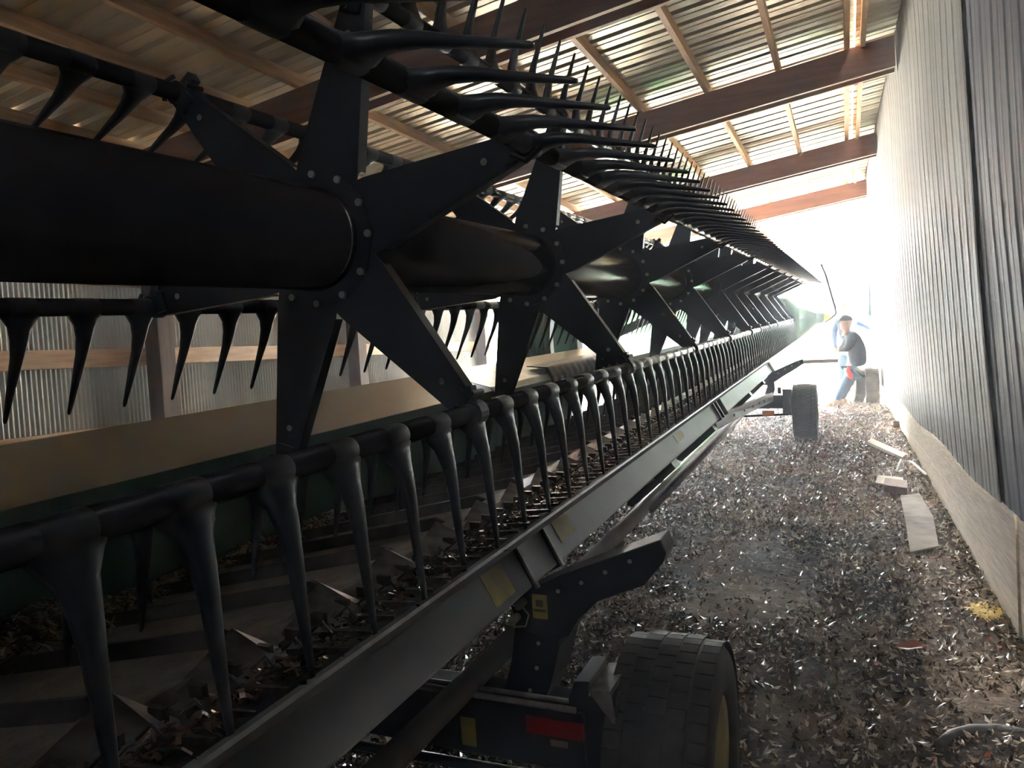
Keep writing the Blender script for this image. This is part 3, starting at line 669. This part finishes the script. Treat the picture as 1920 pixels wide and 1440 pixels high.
fig('jeans', {'p': ((.14, 13.66, 1.12), (.15, .15)), 'hl': ((.07, 13.58, 1.02), .115), 'kl': ((-.08, 13.55, .78), .075), 'al': ((-.20, 13.53, .575), .058), 'hr': ((.07, 13.74, 1.02), .115), 'kr': ((-.04, 13.74, .78), .075), 'ar': ((-.12, 13.75, .575), .058)},
  [('p', 'hl'), ('hl', 'kl'), ('kl', 'al'), ('p', 'hr'), ('hr', 'kr'), ('kr', 'ar')], M['denim'], P1)
boot(P1, (-.21, 13.53, gz(-.2, 13.5)), (-1, -.1, 0), M['boot']); boot(P1, (-.13, 13.75, gz(-.1, 13.75)), (-1, .1, 0), M['boot'])
hand(P1, (-.10, 13.52, 1.42), (-.3, 1, .1), (-1, 0, .2)); hand(P1, (-.13, 13.62, 1.42), (-.1, -1, 0), (-1, 0, .2))
b = MB(); b.tube([(.02, 13.5, 1.13), (.0, 13.48, 1.06), (.03, 13.48, .98), (.05, 13.48, .92)], [.02, .04, .05, .02], 10); tag(b.build('red_rag', M['rag'], smooth=True), 'red rag hanging from the back pocket of the man in the dark jacket', 'rag')
P2 = empty('person', (0, 0, 0), 'person in pale blue shirt and white cap standing behind, one arm out to the wall', 'person')
z0 = gz(0, 14.7)
head(P2, (.0, 14.7, z0 + 1.64), math.pi * 1.15, M['capw'], M['capw'])
fig('shirt', {'p': ((.02, 14.7, z0 + .92), (.15, .13)), 'a': ((.0, 14.7, z0 + 1.1), (.17, .13)), 'b': ((-.01, 14.7, z0 + 1.3), (.19, .14)), 'n': ((0, 14.7, z0 + 1.46), .065),
  'sl': ((-.17, 14.66, z0 + 1.36), .075), 'el': ((-.21, 14.62, z0 + 1.1), .06), 'wl': ((-.17, 14.5, z0 + .9), .045), 'sr': ((.15, 14.72, z0 + 1.36), .075), 'er': ((.30, 14.7, z0 + 1.27), .06), 'wr': ((.42, 14.62, z0 + 1.18), .045)},
  [('p', 'a'), ('a', 'b'), ('b', 'n'), ('b', 'sl'), ('sl', 'el'), ('el', 'wl'), ('b', 'sr'), ('sr', 'er'), ('er', 'wr')], M['shirt'], P2)
fig('jeans', {'p': ((.02, 14.7, z0 + .9), (.15, .13)), 'hl': ((-.08, 14.7, z0 + .78), .095), 'kl': ((-.09, 14.68, z0 + .46), .07), 'al': ((-.10, 14.7, z0 + .1), .055), 'hr': ((.12, 14.7, z0 + .78), .095), 'kr': ((.13, 14.68, z0 + .46), .07), 'ar': ((.13, 14.72, z0 + .1), .055)},
  [('p', 'hl'), ('hl', 'kl'), ('kl', 'al'), ('p', 'hr'), ('hr', 'kr'), ('kr', 'ar')], M['denim'], P2)
boot(P2, (-.10, 14.7, z0), (-.4, -1, 0), M['boot']); boot(P2, (.13, 14.72, z0), (.1, -1, 0), M['boot'])
hand(P2, (.42, 14.62, z0 + 1.18), (.5, -.4, .2), (0, 0, 1)); hand(P2, (-.17, 14.5, z0 + .9), (-.1, -.2, -1), (0, -1, 0))

# haze volume added inside the shed to imitate lens glare around the exit
hm = bpy.data.materials.new('glare_haze'); hm.use_nodes = True; nt = hm.node_tree; nt.nodes.clear()
vo = nt.nodes.new('ShaderNodeVolumeScatter'); vo.inputs['Density'].default_value = .02; vo.inputs['Anisotropy'].default_value = .55; vo.inputs['Color'].default_value = (.9, .95, 1, 1)
ou = nt.nodes.new('ShaderNodeOutputMaterial'); nt.links.new(vo.outputs[0], ou.inputs['Volume'])
hz = MB().span((-5.3, -3.0, -.3), (.45, 17.0, 3.2)).build('glare_haze', hm); hz['kind'] = 'stuff'; hz['label'] = 'faint haze volume imitating lens glare in the shed'; hz['category'] = 'haze'

# ================================================================== OUTSIDE AND BEHIND
# ribbed dark drum behind the header
D = empty('ribbed_drum', (-2.95, 7.9, gz(-2.95, 7.9)), 'big dark green ribbed drum-shaped shield behind the header back sheet', 'ribbed shield')
b = MB(); prof = [(-.42 + k * .02, .50 + (.016 if k % 5 < 2 else 0)) for k in range(30)] + [(.16, .40), (-.42, .40)]
b.lathe(prof, (0, 0, 1.42), 60, 'X'); dr = b.build('ribbed_skin', M['green'], D)
b = MB(); b.lathe([(.38, .36), (.38, .54), (.46, .52), (.46, .34)], (0, 0, 1.40), 50, 'X'); b.build('end_ring', M['green'], D, smooth=False)
MB().span((-.3, -.25, 0), (.1, .25, 1.0)).box((.27, 0, 1.0), (.3, .1, .08)).build('stand', M['black'], D)
b = MB(); b.prism([(.20, 1.02), (.30, 1.02), (.33, 1.30), (.27, 1.32)], -.03, .03); b.build('orange_bracket', M['orange'], D)
def machine_left():
    e = empty('green_combine', (-3.9, 23, g18), 'green farm machine parked outside beyond the open left side', 'farm machine')
    b = MB(); b.prism([(-2.2, .75), (1.05, .75), (1.2, 1.2), (1.05, 1.75), (.3, 1.9), (-2.2, 2.6)], -1.2, 2.5); b.build('body_panel', M['jgreen'], e, bevel=.05)
    MB().span((-1.9, -.6, 2.5), (.0, 1.2, 3.9)).build('cab', M['glass'], e, bevel=.05)
    for x in (-1.9, .9):
        w = wheel(x, -1.0, .75, .5, M['tyre'], parent=e, base=(0, 0, 0), n=40)
    return e
machine_left()
e = empty('green_tractor', (.9, 22, g18), 'pale sunlit green tractor with a tall mirror outside behind the people', 'tractor')
b = MB(); b.prism([(-1.0, .9), (1.4, .9), (1.4, 1.75), (-.9, 1.72)], -1.4, 1.6); b.build('hood', M['jgreen'], e, bevel=.04)
MB().span((-.5, -.2, 1.75), (1.3, 1.4, 3.1)).build('cab_glass', M['glass'], e, bevel=.04)
MB().span((-.6, -.3, 3.1), (1.4, 1.5, 3.25)).build('cab_roof', M['jgreen'], e, bevel=.04)
for x, y in ((-.5, -.2), (1.3, -.2)): MB().span((x - .04, y - .04, 1.7), (x + .04, y + .04, 3.15)).build('cab_post', M['jgreen'], e)
ma = MB().tube([(-.70, -1.2, 1.75), (-.60, -1.25, 2.2), (-.52, -1.3, 2.75)], .018, 8).build('mirror_arm', M['black'], e)
MB().span((-.58, -1.33, 2.45), (-.46, -1.28, 2.95)).build('mirror', M['glass'], e, bevel=.02)
for x in (-.8, 1.2): wheel(x, -.9, .6, .4, M['tyre'], parent=e, base=(0, 0, 0), n=40)
# dark torn sheet hanging at the wall end
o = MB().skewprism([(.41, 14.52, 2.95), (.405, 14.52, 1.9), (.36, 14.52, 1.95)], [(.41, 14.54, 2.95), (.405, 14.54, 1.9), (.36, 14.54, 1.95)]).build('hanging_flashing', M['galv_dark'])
tag(o, 'narrow dark strip of torn flashing hanging at the end of the ribbed wall', 'flashing')
pts = [(.25, 3.10), (.30, 3.19), (.37, 3.25), (.46, 3.28), (.56, 3.27), (.64, 3.22)]
o = MB().tube([(x, y, gz(x, y) + .035) for x, y in pts], .016, 12).build('rubber_hose', M['slat'], smooth=True)
tag(o, 'short curved black rubber hose lying on the leaf litter near the plank wall', 'hose')
b = MB(); z = gz(.22, 3.95) + .04
b.add([(.15, 3.93, z), (.20, 3.88, z + .012), (.27, 3.91, z + .02), (.30, 3.96, z + .005), (.24, 4.0, z + .018), (.18, 3.99, z + .01), (.215, 3.945, z - .004)], [(0, 1, 6), (1, 2, 6), (2, 3, 6), (3, 4, 6), (4, 5, 6), (5, 0, 6)])
o = b.build('fallen_leaf', M['leafD']); mod = o.modifiers.new('t', 'SOLIDIFY'); mod.thickness = .001
tag(o, 'large curled reddish brown leaf lying alone on the near floor', 'leaf')
